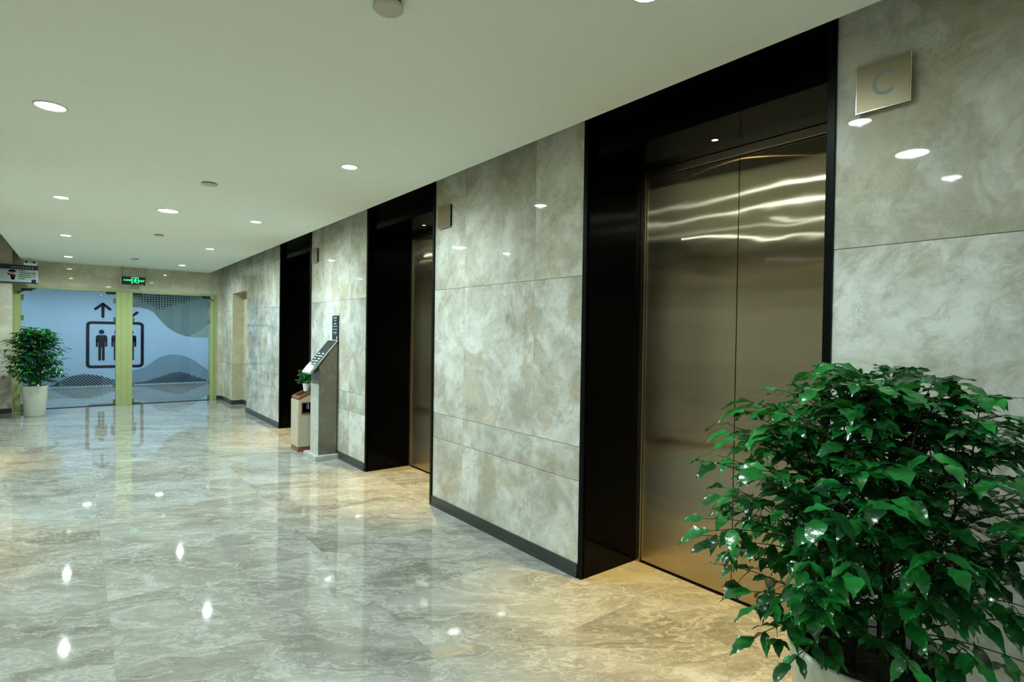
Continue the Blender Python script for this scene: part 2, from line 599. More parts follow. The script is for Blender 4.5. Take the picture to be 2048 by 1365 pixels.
# pale yellow green frame: two jambs, head and the broad pilaster between the doors
bm = bmesh.new()
box(bm, -0.8445, -0.757, YB - 0.03, YB + 0.18, 0, HZ, bev=0.004)
box(bm, 2.147, 2.21, YB - 0.03, YB + 0.18, 0, 2.117, bev=0.004)
box(bm, 2.205, FX1 - 0.001, YB - 0.012, YB + 0.18, 0, HZ - 0.002, bev=0.004)
box(bm, -0.757, 2.205, YB - 0.03, YB + 0.18, 2.117, HZ - 0.002, bev=0.004)
struct('trim_1', bm, M_PILAR)
bm = bmesh.new()
box(bm, 0.577, 0.832, YB - 0.05, YB + 0.18, 0, 2.117, bev=0.006)
box(bm, 0.655, 0.755, YB - 0.058, YB - 0.04, 0, 2.117, bev=0.003)
struct('trim_2', bm, M_PILAR)
# dark slotted threshold strips under the glass
bm = bmesh.new()
for (a, b) in ((-0.757, 0.577), (0.832, 2.147)):
    box(bm, a, b, YB + 0.00, YB + 0.04, 0.0, 0.008)
    k = a + 0.02
    while k < b - 0.05:
        box(bm, k, k + 0.035, YB - 0.012, YB, 0.0, 0.010)
        k += 0.055
struct('trim_3', bm, M_GAP)


def glass_door(name, x0, x1):
    d = tag(bpy.data.objects.new(name, None), kind='structure')
    d.location = ((x0 + x1) / 2, YB + 0.05, 0)
    d.empty_display_size = 0.1
    link(d)
    obj('glass_pane', nb(x0 + 0.008, x1 - 0.008, YB + 0.045, YB + 0.055, 0.012, 2.105), M_GLASS, d)
    w = 0.15
    for sx, (a, b) in ((0, (x0 + 0.004, x0 + w)), (1, (x1 - w, x1 - 0.004))):
        obj('patch_fitting', nb(a, b, YB + 0.032, YB + 0.068, 2.068, 2.112, bev=0.003), M_DARKFIT, d)
        bm = bmesh.new()
        pts = [(a if sx == 0 else b, 2.07), ((a + w * 1.5) if sx == 0 else (b - w * 1.5), 2.10), (a if sx == 0 else b, 2.03)]
        e = a if sx == 0 else b
        s = 1 if sx == 0 else -1
        for z in (1.95, 1.60, 0.37, 0.06):
            obj('clamp', nb(e - 0.004 * s, e + 0.034 * s, YB + 0.034, YB + 0.066, z - 0.045, z + 0.045, bev=0.004), M_GREENFIT, d)
        bm.free()
    return d


glass_door('door_1', -0.757, 0.577)
glass_door('door_2', 0.832, 2.147)
# door closer arms at the outer top corners
for nm, xs in (('left', (-0.80, -0.60)), ('right', (2.19, 2.03))):
    bm = bmesh.new()
    tube(bm, [(xs[0], YB - 0.045, 2.03), ((xs[0] + xs[1]) / 2, YB - 0.05, 2.07), (xs[1], YB - 0.02, 2.10)], 0.009, n=8)
    box(bm, xs[1] - 0.04, xs[1] + 0.04, YB - 0.036, YB - 0.004 + 0.03, 2.092, 2.115)
    o = obj('door_closer', bm, M_DARKFIT)
    tag(o, 'thin dark door closer arm at the top %s corner of the pale green door frame' % nm, 'door closer', 'door closer arms')

# corridor behind the glass with its printed wall
YM = 17.1
HX0, HX1 = -2.2, 3.6
struct('floor_hall', nb(HX0, HX1, YB + 0.2, YM + 0.15, -0.1, 0.001), M_FLOOR)
struct('ceiling_hall', nb(HX0, HX1, YB + 0.2, YM + 0.15, 2.6, 2.7), M_CEIL)
bm = nb(HX0 - 0.1, HX0, YB, YM, 0, 2.6)
struct('wall_hall_left', bm, M_CEIL)
struct('wall_hall_right', nb(HX1, HX1 + 0.1, YB, YM, 0, 2.6), M_CEIL)
bm = nb(HX0, LW, YB, YB + 0.2, 0, 2.6)
box(bm, W, HX1, YB + 0.0, YB + 0.2, 0, 2.6)
struct('wall_hall_near', bm, M_CEIL)


def flat(bm, pts, t, th=0.0008):
    """thin vinyl shape on the printed wall; t = stacking order"""
    y1 = YM - 0.0002 - t * 0.0012
    return prism(bm, pts, 'y', y1 - th, y1)


mural = tag(obj('wall_mural', nb(HX0, HX1, YM, YM + 0.12, 0, 2.6), M_MURAL), kind='structure')


def spline(pts, n=10):
    out = []
    P = [Vector((p[0], p[1])) for p in pts]
    for i in range(len(P) - 1):
        p0, p1, p2, p3 = P[max(i - 1, 0)], P[i], P[i + 1], P[min(i + 2, len(P) - 1)]
        for k in range(n):
            u = k / n
            q = 0.5 * ((2 * p1) + (p2 - p0) * u + (2 * p0 - 5 * p1 + 4 * p2 - p3) * u * u + (3 * p1 - p0 - 3 * p2 + p3) * u ** 3)
            out.append((q.x, q.y))
    out.append((P[-1].x, P[-1].y))
    return out


blob = spline([(0.85, 1.995), (1.149, 1.98), (1.33, 1.965), (1.546, 1.88), (1.713, 1.674), (1.881, 1.481), (2.109, 1.326), (2.399, 1.236), (2.878, 1.226), (3.3, 1.30), (HX1, 1.5)])
bm = flat(bmesh.new(), blob + [(HX1, 2.6), (0.85, 2.6)], 1)
obj('printed_cloud', bm, M_MGREY, mural)
bm = flat(bmesh.new(), spline([(2.35, 1.238), (2.62, 1.40), (2.875, 1.637), (3.2, 2.0)]) + [(HX1, 2.2), (HX1, 1.5)] + [p for p in blob[::-1] if 2.36 < p[0] < HX1], 2)
obj('printed_cloud', bm, M_MGREY2, mural)
bm = flat(bmesh.new(), spline([(0.85, 0.30), (1.093, 0.361), (1.391, 0.45), (1.718, 0.695), (2.055, 0.763), (2.403, 0.658), (2.701, 0.436), (2.884, 0.28), (3.1, 0.02)]) + [(0.85, 0.02)], 1)
obj('printed_hill', bm, M_MBLUE, mural)
bm = flat(bmesh.new(), spline([(-1.2, 0.30), (-0.9, 0.34), (-0.4, 0.27), (0.1, 0.27), (0.5, 0.24)]) + [(0.5, 0.02), (-1.2, 0.02)], 1)
obj('printed_hill', bm, M_MBLUE, mural)
bm = flat(bmesh.new(), spline([(-1.9, 2.2), (-1.2, 2.28), (-0.9, 2.36), (-0.55, 2.44), (-0.4, 2.6)]) + [(-1.9, 2.6)], 1)
obj('printed_cloud', bm, M_MGREY, mural)
# halftone dots, lower edge follows a curve
low = [(1.10, 2.30), (1.30, 2.14), (1.491, 2.04), (1.62, 1.955), (1.80, 1.95), (1.991, 2.04), (2.25, 2.13), (2.45, 2.20), (2.66, 2.27), (2.75, 2.6)]


def curve_z(c, x):
    for (a, b), (c2, d) in zip(c, c[1:]):
        if a <= x <= c2: return b + (d - b) * (x - a) / (c2 - a)
    return 9


bm = bmesh.new()
x = 1.13
while x < 2.72:
    z = 2.42
    while z > 1.9:
        lim = curve_z(low, x)
        r = 0.0195 if z > lim + 0.06 else 0.015
        if z > lim:
            flat(bm, [(x + r * math.cos(a * PI / 5), z + r * math.sin(a * PI / 5)) for a in range(10)], 2)
        z -= 0.057
    x += 0.0625
obj('printed_halftone_dots', bm, M_MDARK, mural)


def stripes(c, x0, x1):
    """diagonal stripes clipped by a hill outline"""
    bm = bmesh.new()
    x = x0 - 0.25
    slope = -0.95
    while x < x1:
        # stripe runs up to the left from its foot at (x, base)
        foot, L = x, None
        top = None
        for k in range(1, 60):
            zz = 0.02 + k * 0.006
            xx = foot + (zz - 0.02) / slope
            if zz > curve_z(c, xx): break
            top = (xx, zz)
        if top and x0 <= foot <= x1 and top[1] > 0.035:
            w = 0.041
            t2 = (min(top[0] + w, foot + w), top[1] - 0.004)
            flat(bm, [(foot, 0.02), (foot + w, 0.02), t2, top], 3)
        x += 0.068
    return bm


hl = [(-0.62, 0.0), (-0.519, 0.05), (-0.308, 0.17), (-0.074, 0.287), (0.165, 0.315), (0.41, 0.27), (0.661, 0.174), (0.80, 0.11), (0.95, 0.05), (1.1, 0.03)]
hr = [(0.95, 0.03), (1.095, 0.05), (1.393, 0.085), (1.72, 0.195), (2.0, 0.294), (2.15, 0.305), (2.288, 0.272), (2.583, 0.135), (2.85, 0.03), (2.9, 0.0)]
obj('printed_stripes', stripes(hl, -0.55, 1.0), M_MDARK, mural)
obj('printed_stripes', stripes(hr, 1.05, 2.86), M_MDARK, mural)


# lift pictogram
def rrect(x0, x1, z0, z1, r, n=6):
    pts = []
    for cx, cz, a0 in ((x1 - r, z1 - r, 0), (x0 + r, z1 - r, 90), (x0 + r, z0 + r, 180), (x1 - r, z0 + r, 270)):
        for k in range(n + 1):
            a = math.radians(a0 + 90 * k / n)
            pts.append((cx + r * math.cos(a), cz + r * math.sin(a)))
    return pts


bm = bmesh.new()
o_ = rrect(0.18, 1.364, 0.445, 1.60, 0.10)
i_ = rrect(0.248, 1.296, 0.512, 1.533, 0.045)
y1 = YM - 0.0002 - 3 * 0.0012
for ya in (y1, y1 - 0.0008):
    a = [bm.verts.new((p[0], ya, p[1])) for p in o_]
    b = [bm.verts.new((p[0], ya, p[1])) for p in i_]
    for k in range(len(a)):
        j = (k + 1) % len(a)
        bm.faces.new([a[k], a[j], b[j], b[k]])
obj('printed_lift_frame', bm, M_MDARK, mural)


def bar(bm, x0, z0, x1, z1, w):
    d = Vector((x1 - x0, z1 - z0)).normalized()
    n = Vector((-d.y, d.x)) * w / 2
    r = w / 2
    pts = []
    for k in range(9):
        a = math.atan2(n.y, n.x) + PI * k / 8
        pts.append((x0 + r * math.cos(a), z0 + r * math.sin(a)))
    for k in range(9):
        a = math.atan2(n.y, n.x) + PI + PI * k / 8
        pts.append((x1 + r * math.cos(a), z1 + r * math.sin(a)))
    flat(bm, pts, 3)


bm = bmesh.new()
bar(bm, 0.512, 2.03, 0.512, 1.715, 0.062)
bar(bm, 0.512, 2.035, 0.365, 1.905, 0.062)
bar(bm, 0.512, 2.035, 0.655, 1.905, 0.062)
obj('printed_arrow', bm, M_MDARK, mural)
bm = bmesh.new()
bar(bm, 1.06, 2.03, 1.06, 1.715, 0.062)
bar(bm, 1.06, 1.71, 0.915, 1.84, 0.062)
bar(bm, 1.06, 1.71, 1.215, 1.84, 0.062)
obj('printed_arrow', bm, M_MDARK, mural)
for cx in (0.488, 0.80, 1.085):
    bm = bmesh.new()
    flat(bm, [(cx + 0.056 * math.cos(a * PI / 8), 1.34 + 0.056 * math.sin(a * PI / 8)) for a in range(16)], 3)
    flat(bm, rrect(cx - 0.115, cx + 0.115, 1.09, 1.262, 0.055), 3)
    flat(bm, [(cx - 0.066, 0.95), (cx + 0.066, 0.95), (cx + 0.066, 1.2), (cx - 0.066, 1.2)], 4)
    bar(bm, cx - 0.095, 1.16, cx - 0.095, 0.99, 0.04)
    bar(bm, cx + 0.095, 1.16, cx + 0.095, 0.99, 0.04)
    bar(bm, cx - 0.036, 0.96, cx - 0.036, 0.655, 0.056)
    bar(bm, cx + 0.036, 0.96, cx + 0.036, 0.655, 0.056)
    obj('printed_person_symbol', bm, M_MDARK, mural)

# skirting
def skirt(name, segs):
    bm = bmesh.new()
    for s in segs:
        box(bm, *s, 0.0, 0.082, bev=0.002)
        if s[1] - s[0] < s[3] - s[2]:
            box(bm, s[0] - 0.004, s[1], s[2], s[3], 0.0, 0.028)
    return struct(name, bm, M_BASE)


T = 0.014
segs = []
y = Y0
for a, b in OPEN:
    segs.append((W - T, W - 0.0005, y, a - 0.016))
    y = b + 0.016
segs.append((W - T, W - 0.0005, y, NI[0]))
segs.append((W - T, W - 0.0005, NI[1], YB - 0.03))
segs.append((W + 0.19, W + 0.2045, NI[0] + 0.002, NI[1] - 0.014))
segs.append((W - T, W + 0.19, NI[1] - 0.026, NI[1] - 0.0125))
segs.append((FX1 + 0.004, W - T, YB - 0.014, YB - 0.001))
skirt('baseboard_right', segs)
skirt('baseboard_left', [(LW + 0.0005, LW + T, Y0, OPEN[0][0] - 0.02), (LW + 0.0005, LW + T, OPEN[0][1] + 0.02, OPEN[1][0] - 0.02), (LW + 0.0005, LW + T, OPEN[1][1] + 0.02, OPEN[2][0] - 0.02), (LW + 0.0005, LW + T, OPEN[2][1] + 0.02, 12.41)])
skirt('baseboard_back', [(LW + T, -0.846, 12.406, 12.4195)])


# ------------------------------------------------------------------ lifts
def uv_mesh(o):
    me = o.data
    uv = me.uv_layers.new(name='uv')
    for lp in me.loops:
        v = me.vertices[lp.vertex_index].co
        uv.data[lp.index].uv = (v.y + v.x * 0.01, v.z)


def lift(a, b, side, label, group):
    """side +1: in the right wall, -1: in the opposite wall"""
    w0 = W if side > 0 else LW

    def X(d): return w0 + side * d
    t = thing('elevator_entrance', label, 'elevator', (w0, (a + b) / 2, 0), group)
    top = TOP - 0.004
    J = 0.02
    for (p, q, e) in ((b - J, b - 0.001, 1), (a + 0.001, a + J, -1)):
        bm = nb(X(0.0), X(DEP + 0.05), p, q, 0.0, top)
        obj('jamb_panel', bm, M_BLACK, t)
        # slim edge trim standing proud of the marble
        bm = nb(X(-0.012), X(0.012), (p if e > 0 else q) - 0.000, (q + 0.012) if e > 0 else (p - 0.012), 0.0, top, bev=0.0015)
        obj('edge_trim', bm, M_BLACK_EDGE, t)
    obj('header_panel', nb(X(0.035), X(0.055), a + J, b - J, SOF, top, bev=0.001), M_BLACK, t)
    obj('soffit', nb(X(0.055), X(DEP + 0.05), a + J, b - J, SOF, SOF + 0.02), M_BLACK, t)
    d0 = DEP
    # steel frame round the doors
    fw_ = 0.036
    bm = nb(X(d0 - 0.012), X(d0 + 0.10), b - J - fw_, b - J - 0.001, 0.0, SOF - 0.002, bev=0.002)
    fr = obj('door_frame', bm, M_STEEL_FRAME, t)
    bm = nb(X(d0 - 0.012), X(d0 + 0.10), a + J + 0.001, a + J + fw_, 0.0, SOF - 0.002, bev=0.002)
    obj('door_frame', bm, M_STEEL_FRAME, t)
    bm = nb(X(d0 - 0.012), X(d0 + 0.10), a + J + fw_, b - J - fw_, SOF - 0.048, SOF - 0.002, bev=0.002)
    obj('door_head', bm, M_STEEL_FRAME, t)
    mid = (a + b) / 2
    g = 0.0022
    for (p, q) in ((a + J + fw_ + 0.003, mid - g), (mid + g, b - J - fw_ - 0.003)):
        o = obj('door_leaf', nb(X(d0 + 0.004), X(d0 + 0.035), p, q, 0.012, SOF - 0.052, bev=0.002), M_STEEL, t)
        uv_mesh(o)
    obj('door_gap', nb(X(d0 + 0.036), X(d0 + 0.09), a + J, b - J, 0.0, SOF - 0.01), M_GAP, t)
    obj('sill', nb(X(d0 - 0.004), X(d0 + 0.035), a + J + fw_, b - J - fw_, 0.0, 0.006), M_GAP, t)
    return t


LBL = ['nearest lift, brushed steel double door in a tall black surround beside the big plant',
       'middle lift, steel double door half hidden in its black surround between two marble piers',
       'farthest lift, narrow looking black surround behind the stone litter bin']
for (a, b), l in zip(OPEN, LBL):
    lift(a, b, 1, l, 'lift entrances along the marble wall')
LBL2 = ['lift across from the nearest lift, in the opposite marble wall', 'lift across from the middle lift, in the opposite marble wall', 'lift across from the farthest lift, in the opposite marble wall']
for (a, b), l in zip(OPEN, LBL2):
    lift(a, b, -1, l, 'lift entrances in the opposite wall')


# ------------------------------------------------------------------ lamps
def spot(parent, loc, watt, col, angle, blend, radius, aim=(0, 0, -1)):
    ld = bpy.data.lights.new('lamp_light', 'SPOT')
    ld.energy = watt
    ld.color = col
    ld.spot_size = math.radians(angle)
    ld.spot_blend = blend
    ld.shadow_soft_size = radius
    o = bpy.data.objects.new('lamp_light', ld)
    link(o, parent)
    o.location = Vector(loc) - parent.location
    o.rotation_euler = Vector(aim).to_track_quat('-Z', 'Y').to_euler()
    return o


def downlight(x, y, r, label, watt, lens=None, col=LAMP_COL, z=CH, group='ceiling downlights', angle=170, blend=1.0, recess=0.012, ring=M_TRIMRING, zsurf=None):
    lens = lens or M_LAMP
    t = thing('downlight', label, 'ceiling light', (x, y, z), group)
    bm = bmesh.new()
    lathe(bm, [(r * 1.18, 0.0), (r * 1.16, -0.004), (r * 1.02, -0.005), (r, -0.001), (r, 0.0)], x, y, z, 36)
    obj('trim_ring', bm, ring, t, smooth=True)
    bm = bmesh.new()
    lathe(bm, [(r * 1.0, -0.0012), (r * 0.9, -0.0018), (0.0, -0.002)], x, y, z, 32)
    obj('lens', bm, lens, t)
    if watt:
        spot(t, (x, y, z - 0.010), watt, col, angle, blend, min(0.008, r * 0.5))
    return t


XL, XC, XR = -0.11, 0.695, 1.486
ROWS = [-3.8, -1.3, 1.20, 3.755, 6.32, 8.89, 11.55]
names = {3.755: 'nearest in', 6.32: 'second in', 8.89: 'third in', 11.55: 'farthest in', 1.20: 'just above the camera,', -1.3: 'behind the camera,', -3.8: 'farthest back behind the camera,'}
for y in ROWS:
    ex = 0.062 if y == 3.755 else 0.052
    kw = {-3.8: 0.6, -1.3: 0.15, 1.20: 0.34, 3.755: 1.0, 6.32: 1.05, 8.89: 1.15, 11.55: 1.2}[y]
    downlight(XL, y, ex, 'small round white downlight, %s left row of the ceiling' % names[y], LAMP_W * kw)
    downlight(XR, y, 0.05, 'small round white downlight, %s right row beside the lift wall' % names[y], LAMP_W * kw)
downlight(XC, 6.32, 0.082, 'large bright round downlight in the middle of the ceiling', LAMP_BIG_W)
downlight(XC, 1.20, 0.082, 'large bright round downlight in the ceiling just above the camera', LAMP_BIG_W * 0.45)
downlight(XC, -3.8, 0.082, 'large bright round downlight in the ceiling behind the camera', LAMP_BIG_W)
downlight(0.70, 11.49, 0.082, 'large unlit pale downlight on the ceiling near the exit sign', 0, lens=M_LAMP_DIM)
wl = ['warm spot in the soffit above the nearest steel doors', 'warm spot in the soffit above the middle steel doors', 'warm spot in the soffit above the farthest steel doors']
for k in range(3):
    yc = (OPEN[k][0] + OPEN[k][1]) / 2 + 0.02
    downlight(W + 0.28, yc, 0.017, 'small ' + wl[k], WARM_W, M_LAMP_WARM, WARM_COL, SOF, 'warm spots over the lift doors', 66, 0.85, ring=M_LAMP_IN)
    downlight(LW - 0.28, yc, 0.017, 'small ' + wl[k] + ' of the opposite wall', WARM_W, M_LAMP_WARM, WARM_COL, SOF, 'warm spots over the opposite doors', 66, 0.85, ring=M_LAMP_IN)
for k, (hx, hy) in enumerate(((-1.3, 15.9), (0.2, 15.9), (1.6, 15.9), (3.0, 15.9), (0.2, 14.0), (1.6, 14.0))):
    downlight(hx, hy, 0.08, 'downlight in the hall behind the glass doors, %s' % ['row before the printed wall', 'row before the printed wall', 'row before the printed wall', 'row before the printed wall', 'row inside the doors', 'row inside the doors'][k], HALL_W, col=HALL_COL, z=2.6, group='hall downlights', angle=165, blend=0.9)


# ------------------------------------------------------------------ smoke detectors
def detector(x, y, r, h, label):
    t = thing('ceiling_detector', label, 'smoke detector', (x, y, CH), 'round discs on the ceiling')
    bm = bmesh.new()
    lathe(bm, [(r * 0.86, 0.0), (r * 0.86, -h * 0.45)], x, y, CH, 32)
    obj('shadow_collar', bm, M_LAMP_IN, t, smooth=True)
    bm = bmesh.new()
    lathe(bm, [(r * 0.84, -h * 0.45), (r, -h * 0.5), (r, -h * 0.85), (r * 0.93, -h), (0, -h)], x, y, CH, 32)
    obj('cover', bm, M_DETECT, t)


detector(0.844, 1.80, 0.052, 0.03, 'cream round detector cut by the top edge of the photo')
detector(0.815, 4.91, 0.056, 0.014, 'flat round disc with a dark rim between the near downlights')
detector(0.787, 8.02, 0.056, 0.014, 'flat round disc beyond the large middle downlight')
detector(0.754, 11.08, 0.056, 0.014, 'flat round disc nearest to the exit sign')


# ------------------------------------------------------------------ letter plates
def plate(yc, label, letter=None):
    t = thing('wall_sign', label, 'sign', (W, yc, 2.39), 'square plates beside the lifts')
    h = 0.09
    obj('plate_core', nb(W - 0.024, W - 0.001, yc - h + 0.006, yc + h - 0.006, 2.39 - h + 0.006, 2.39 + h - 0.006), M_BLACK_EDGE, t)
    obj('plate_edge', nb(W - 0.028, W - 0.018, yc - h, yc + h, 2.39 - h, 2.39 + h, bev=0.0015), M_PLATE_EDGE, t)
    obj('plate_face', nb(W - 0.030, W - 0.028, yc - h + 0.004, yc + h - 0.004, 2.39 - h + 0.004, 2.39 + h - 0.004), M_PLATE, t)
    if letter:
        text_mesh(letter, 0.135, M_LETTER, t, 'letter', (0, -0.8, 0), (0, 0, 1), (W - 0.0305, yc, 2.39), 0.0006)


plate(0.792, 'square metal plate with the grey letter C, high on the marble at the right', 'C')
plate(0.792 + PER, 'small blank looking metal plate high on the marble beside the middle lift')
plate(0.792 + 2 * PER, 'small far metal plate high on the marble beside the farthest lift')

# ------------------------------------------------------------------ call panel above the directory stand
t = thing('call_panel', 'narrow black upright panel with rows of pale lettering on the marble above the directory stand', 'panel', (W, 6.32, 1.48))
obj('panel', nb(W - 0.012, W - 0.0005, 6.222, 6.412, 1.30, 1.627, bev=0.002), M_PANEL, t)
bm = bmesh.new()
for k, (z, l) in enumerate(((1.603, 0.6), (1.59, 0.4), (1.565, 0.35), (1.535, 0.3), (1.527, 0.4), (1.50, 0.7), (1.465, 0.7), (1.43, 0.6), (1.415, 0.25))):
    box(bm, W - 0.0130, W - 0.0121, 6.317 - 0.095 * l, 6.317 + 0.095 * l, z, z + 0.007)
obj('lettering_rows', bm, M_PTEXT, t)
bm = nb(W - 0.018, W - 0.0121, 6.235, 6.262, 1.355, 1.385, bev=0.002)
obj('button', bm, M_PTEXT, t)

# ------------------------------------------------------------------ directory stand
YA, YC = 6.23, 6.50
t = thing('directory_stand', 'tall brown grey marble stand with a sloping dark directory board, against the wall between lifts', 'stand', (2.25, 6.36, 0))
XW = W - 0.0155
obj('base', nb(2.085, XW, 6.165, 6.575, 0.0, 0.052, bev=0.004), M_PEDL, t)
bm = prism(bmesh.new(), [(2.142, 0.0521), (XW, 0.0521), (XW, 1.315), (2.142, 1.048)], 'y', YA, YC, 0.003)
obj('column', bm, M_PED, t)
obj('front_slab', nb(2.136, 2.1415, YA + 0.004, YC - 0.004, 0.053, 0.845), M_PEDL, t)
bm = prism(bmesh.new(), [(2.035, 0.985 - 0.006), (XW, 1.348), (XW, 1.328), (2.047, 0.967 - 0.006)], 'y', YA - 0.012, YC + 0.012, 0.002)
s0, s1 = Vector((2.035, 0.979)), Vector((XW, 1.348))
dv = (s1 - s0)
obj('board_frame', bm, plain('brushed pale board frame', (0.42, 0.43, 0.38), 0.3, metal=0.4), t)
nrm = Vector((-dv.y, dv.x)).normalized()


def onslope(bm, u0, u1, ya, yb, h0, h1):
    p = [s0 + dv * u0 + nrm * h0, s0 + dv * u1 + nrm * h0, s0 + dv * u1 + nrm * h1, s0 + dv * u0 + nrm * h1]
    prism(bm, [(q.x, q.y) for q in p], 'y', ya, yb)


bm = bmesh.new()
onslope(bm, 0.03, 0.97, YA + 0.004, YC - 0.004, 0.0001, 0.0035)
obj('board_face', bm, M_PANEL, t)
bm = bmesh.new()
for k in range(7):
    u = 0.10 + k * 0.075
    onslope(bm, u, u + 0.028, YA + 0.03, YA + 0.11 + 0.05 * (k % 2), 0.0036, 0.0046)
    onslope(bm, u, u + 0.028, YA + 0.17 + 0.02 * (k % 2), YC - 0.03, 0.0036, 0.0046)
obj('lettering_rows', bm, M_PTEXT, t)
bm = prism(bmesh.new(), [(2.06, 0.985), (2.141, 1.045), (2.141, 1.0), (2.09, 0.975)], 'y', YA + 0.01, YA + 0.05, 0.001)
obj('bracket', bm, M_DARKFIT, t)

# ------------------------------------------------------------------ litter bin
BX0, BX1, BY0, BY1 = 2.075, 2.335, 6.75, 7.03
t = thing('litter_bin', 'beige stone litter bin with a reddish brown sloping rim, behind the directory stand', 'bin', (2.2, 6.89, 0))
obj('plinth', nb(BX0 + 0.003, BX1, BY0 + 0.003, BY1 - 0.003, 0.0, 0.06), M_BINTRIM, t)
zt = lambda x: 0.612 + (x - BX0) * 0.46
bm = bmesh.new()
# body with a square opening in the near side
hx0, hx1, hz0, hz1 = 2.118, 2.268, 0.452, 0.585
prism(bm, [(BX0, 0.06), (hx0, 0.06), (hx0, zt(hx0)), (BX0, zt(BX0))], 'y', BY0, BY1)
prism(bm, [(hx1, 0.06), (BX1, 0.06), (BX1, zt(BX1)), (hx1, zt(hx1))], 'y', BY0, BY1)
prism(bm, [(hx0, 0.06), (hx1, 0.06), (hx1, hz0), (hx0, hz0)], 'y', BY0, BY1)
prism(bm, [(hx0, hz1), (hx1, hz1), (hx1, zt(hx1)), (hx0, zt(hx0))], 'y', BY0, BY1)
box(bm, hx0, hx1, BY1 - 0.02, BY1, hz0, hz1)
obj('body', bm, M_BIN, t)
bm = bmesh.new()
for (a, b, c, d) in ((hx0 - 0.006, hx0 + 0.006, hz0 - 0.006, hz1 + 0.006), (hx1 - 0.006, hx1 + 0.006, hz0 - 0.006, hz1 + 0.006), (hx0, hx1, hz0 - 0.006, hz0 + 0.006), (hx0, hx1, hz1 - 0.006, hz1 + 0.006)):
    box(bm, a, b, BY0 - 0.003, BY0 + 0.012, c, d)
obj('opening_frame', bm, M_BINTRIM, t)
bm = nb(hx0 + 0.001, hx1 - 0.001, BY0 + 0.13, BY1 - 0.021, hz0 + 0.001, hz1 - 0.001)
obj('inner_liner', bm, M_GAP, t)
obj('inner_flap', nb(2.206, 2.216, BY0 + 0.05, BY0 + 0.13, 0.50, 0.575), M_WHITE, t)
bm = bmesh.new()


def rim(x0, x1, y0, y1, h=0.036):
    prism(bm, [(x0, zt(x0) + 0.0005), (x1, zt(x1) + 0.0005), (x1, zt(x1) + h), (x0, zt(x0) + h)], 'y', y0, y1)


rim(BX0 + 0.006, BX1 - 0.004, BY0 + 0.004, BY0 + 0.026)
rim(BX0 + 0.006, BX1 - 0.004, BY1 - 0.026, BY1 - 0.004)
rim(BX0 + 0.006, BX0 + 0.028, BY0 + 0.026, BY1 - 0.026)
rim(BX1 - 0.026, BX1 - 0.004, BY0 + 0.026, BY1 - 0.026)
obj('sloping_rim', bm, M_BINTRIM, t)
bm = prism(bmesh.new(), [(BX0 + 0.028, zt(BX0 + 0.028) + 0.0004), (BX1 - 0.026, zt(BX1 - 0.026) + 0.0004), (BX1 - 0.026, zt(BX1 - 0.026) + 0.004), (BX0 + 0.028, zt(BX0 + 0.028) + 0.004)], 'y', BY0 + 0.026, BY1 - 0.026)
obj('tray_floor', bm, M_SOIL, t)

# ------------------------------------------------------------------ exit sign
EX0, EX1, EY, EZ0, EZ1 = 0.652, 1.022, 12.55, 2.255, 2.402
t = thing('exit_sign', 'black hanging exit sign with lit green lettering and running figure', 'sign', (0.837, EY, 2.33))
obj('housing', nb(EX0, EX1, EY - 0.012, EY + 0.012, EZ0, EZ1, bev=0.003), M_EXIT_BOX, t)
for x in (EX0 + 0.006, EX1 - 0.006):
    obj('hanging_rod', tube(bmesh.new(), [(x, EY, EZ1 - 0.002), (x, EY, CH)], 0.0035), M_GREENFIT, t)
text_mesh('安全出口', 0.036, M_EXIT, t, 'lettering', (1, 0, 0), (0, 0, 1), (EX0 + 0.098, EY - 0.0128, 2.336), 0.0006, bold=0.0006)
text_mesh('EXIT', 0.046, M_EXIT, t, 'lettering', (1, 0, 0), (0, 0, 1), (EX1 - 0.065, EY - 0.0128, 2.328), 0.0006, bold=0.0008)


def sflat(bm, pts, y):
    prism(bm, pts, 'y', y - 0.001, y)


def sbar(bm, x0, z0, x1, z1, w, y):
    d = Vector((x1 - x0, z1 - z0)).normalized()
    n = Vector((-d.y, d.x)) * w / 2
    sflat(bm, [(x0 + n.x, z0 + n.y), (x1 + n.x, z1 + n.y), (x1 - n.x, z1 - n.y), (x0 - n.x, z0 - n.y)], y)


bm = bmesh.new()
ys = EY - 0.0123
cx = 0.856
sbar(bm, cx - 0.05, 2.275, cx - 0.05, 2.388, 0.010, ys)
sbar(bm, cx + 0.05, 2.275, cx + 0.05, 2.388, 0.010, ys)
sbar(bm, cx - 0.055, 2.386, cx + 0.055, 2.386, 0.010, ys)
sflat(bm, [(cx + 0.012 + 0.011 * math.cos(k * PI / 5), 2.365 + 0.011 * math.sin(k * PI / 5)) for k in range(10)], ys)
sbar(bm, cx + 0.008, 2.352, cx - 0.006, 2.32, 0.020, ys)
sbar(bm, cx + 0.004, 2.348, cx + 0.032, 2.335, 0.008, ys - 0.0005)
sbar(bm, cx + 0.0, 2.35, cx - 0.03, 2.345, 0.008, ys - 0.0005)
sbar(bm, cx - 0.006, 2.322, cx + 0.022, 2.305, 0.011, ys - 0.0005)
sbar(bm, cx + 0.022, 2.308, cx + 0.016, 2.280, 0.009, ys - 0.001)
sbar(bm, cx - 0.006, 2.322, cx - 0.02, 2.298, 0.011, ys - 0.001)
sbar(bm, cx - 0.02, 2.300, cx - 0.042, 2.290, 0.009, ys - 0.0015)
obj('running_figure', bm, M_EXIT, t)
bm = lathe(bmesh.new(), [(0.006, 0), (0.0, 0.001)], 0, 0, 0, 12)
bm.transform(Matrix.Translation((0.962, EY - 0.0125, 2.268)) @ Matrix.Rotation(PI / 2, 4, 'X'))
obj('indicator_lamp', bm, M_DOT, t)

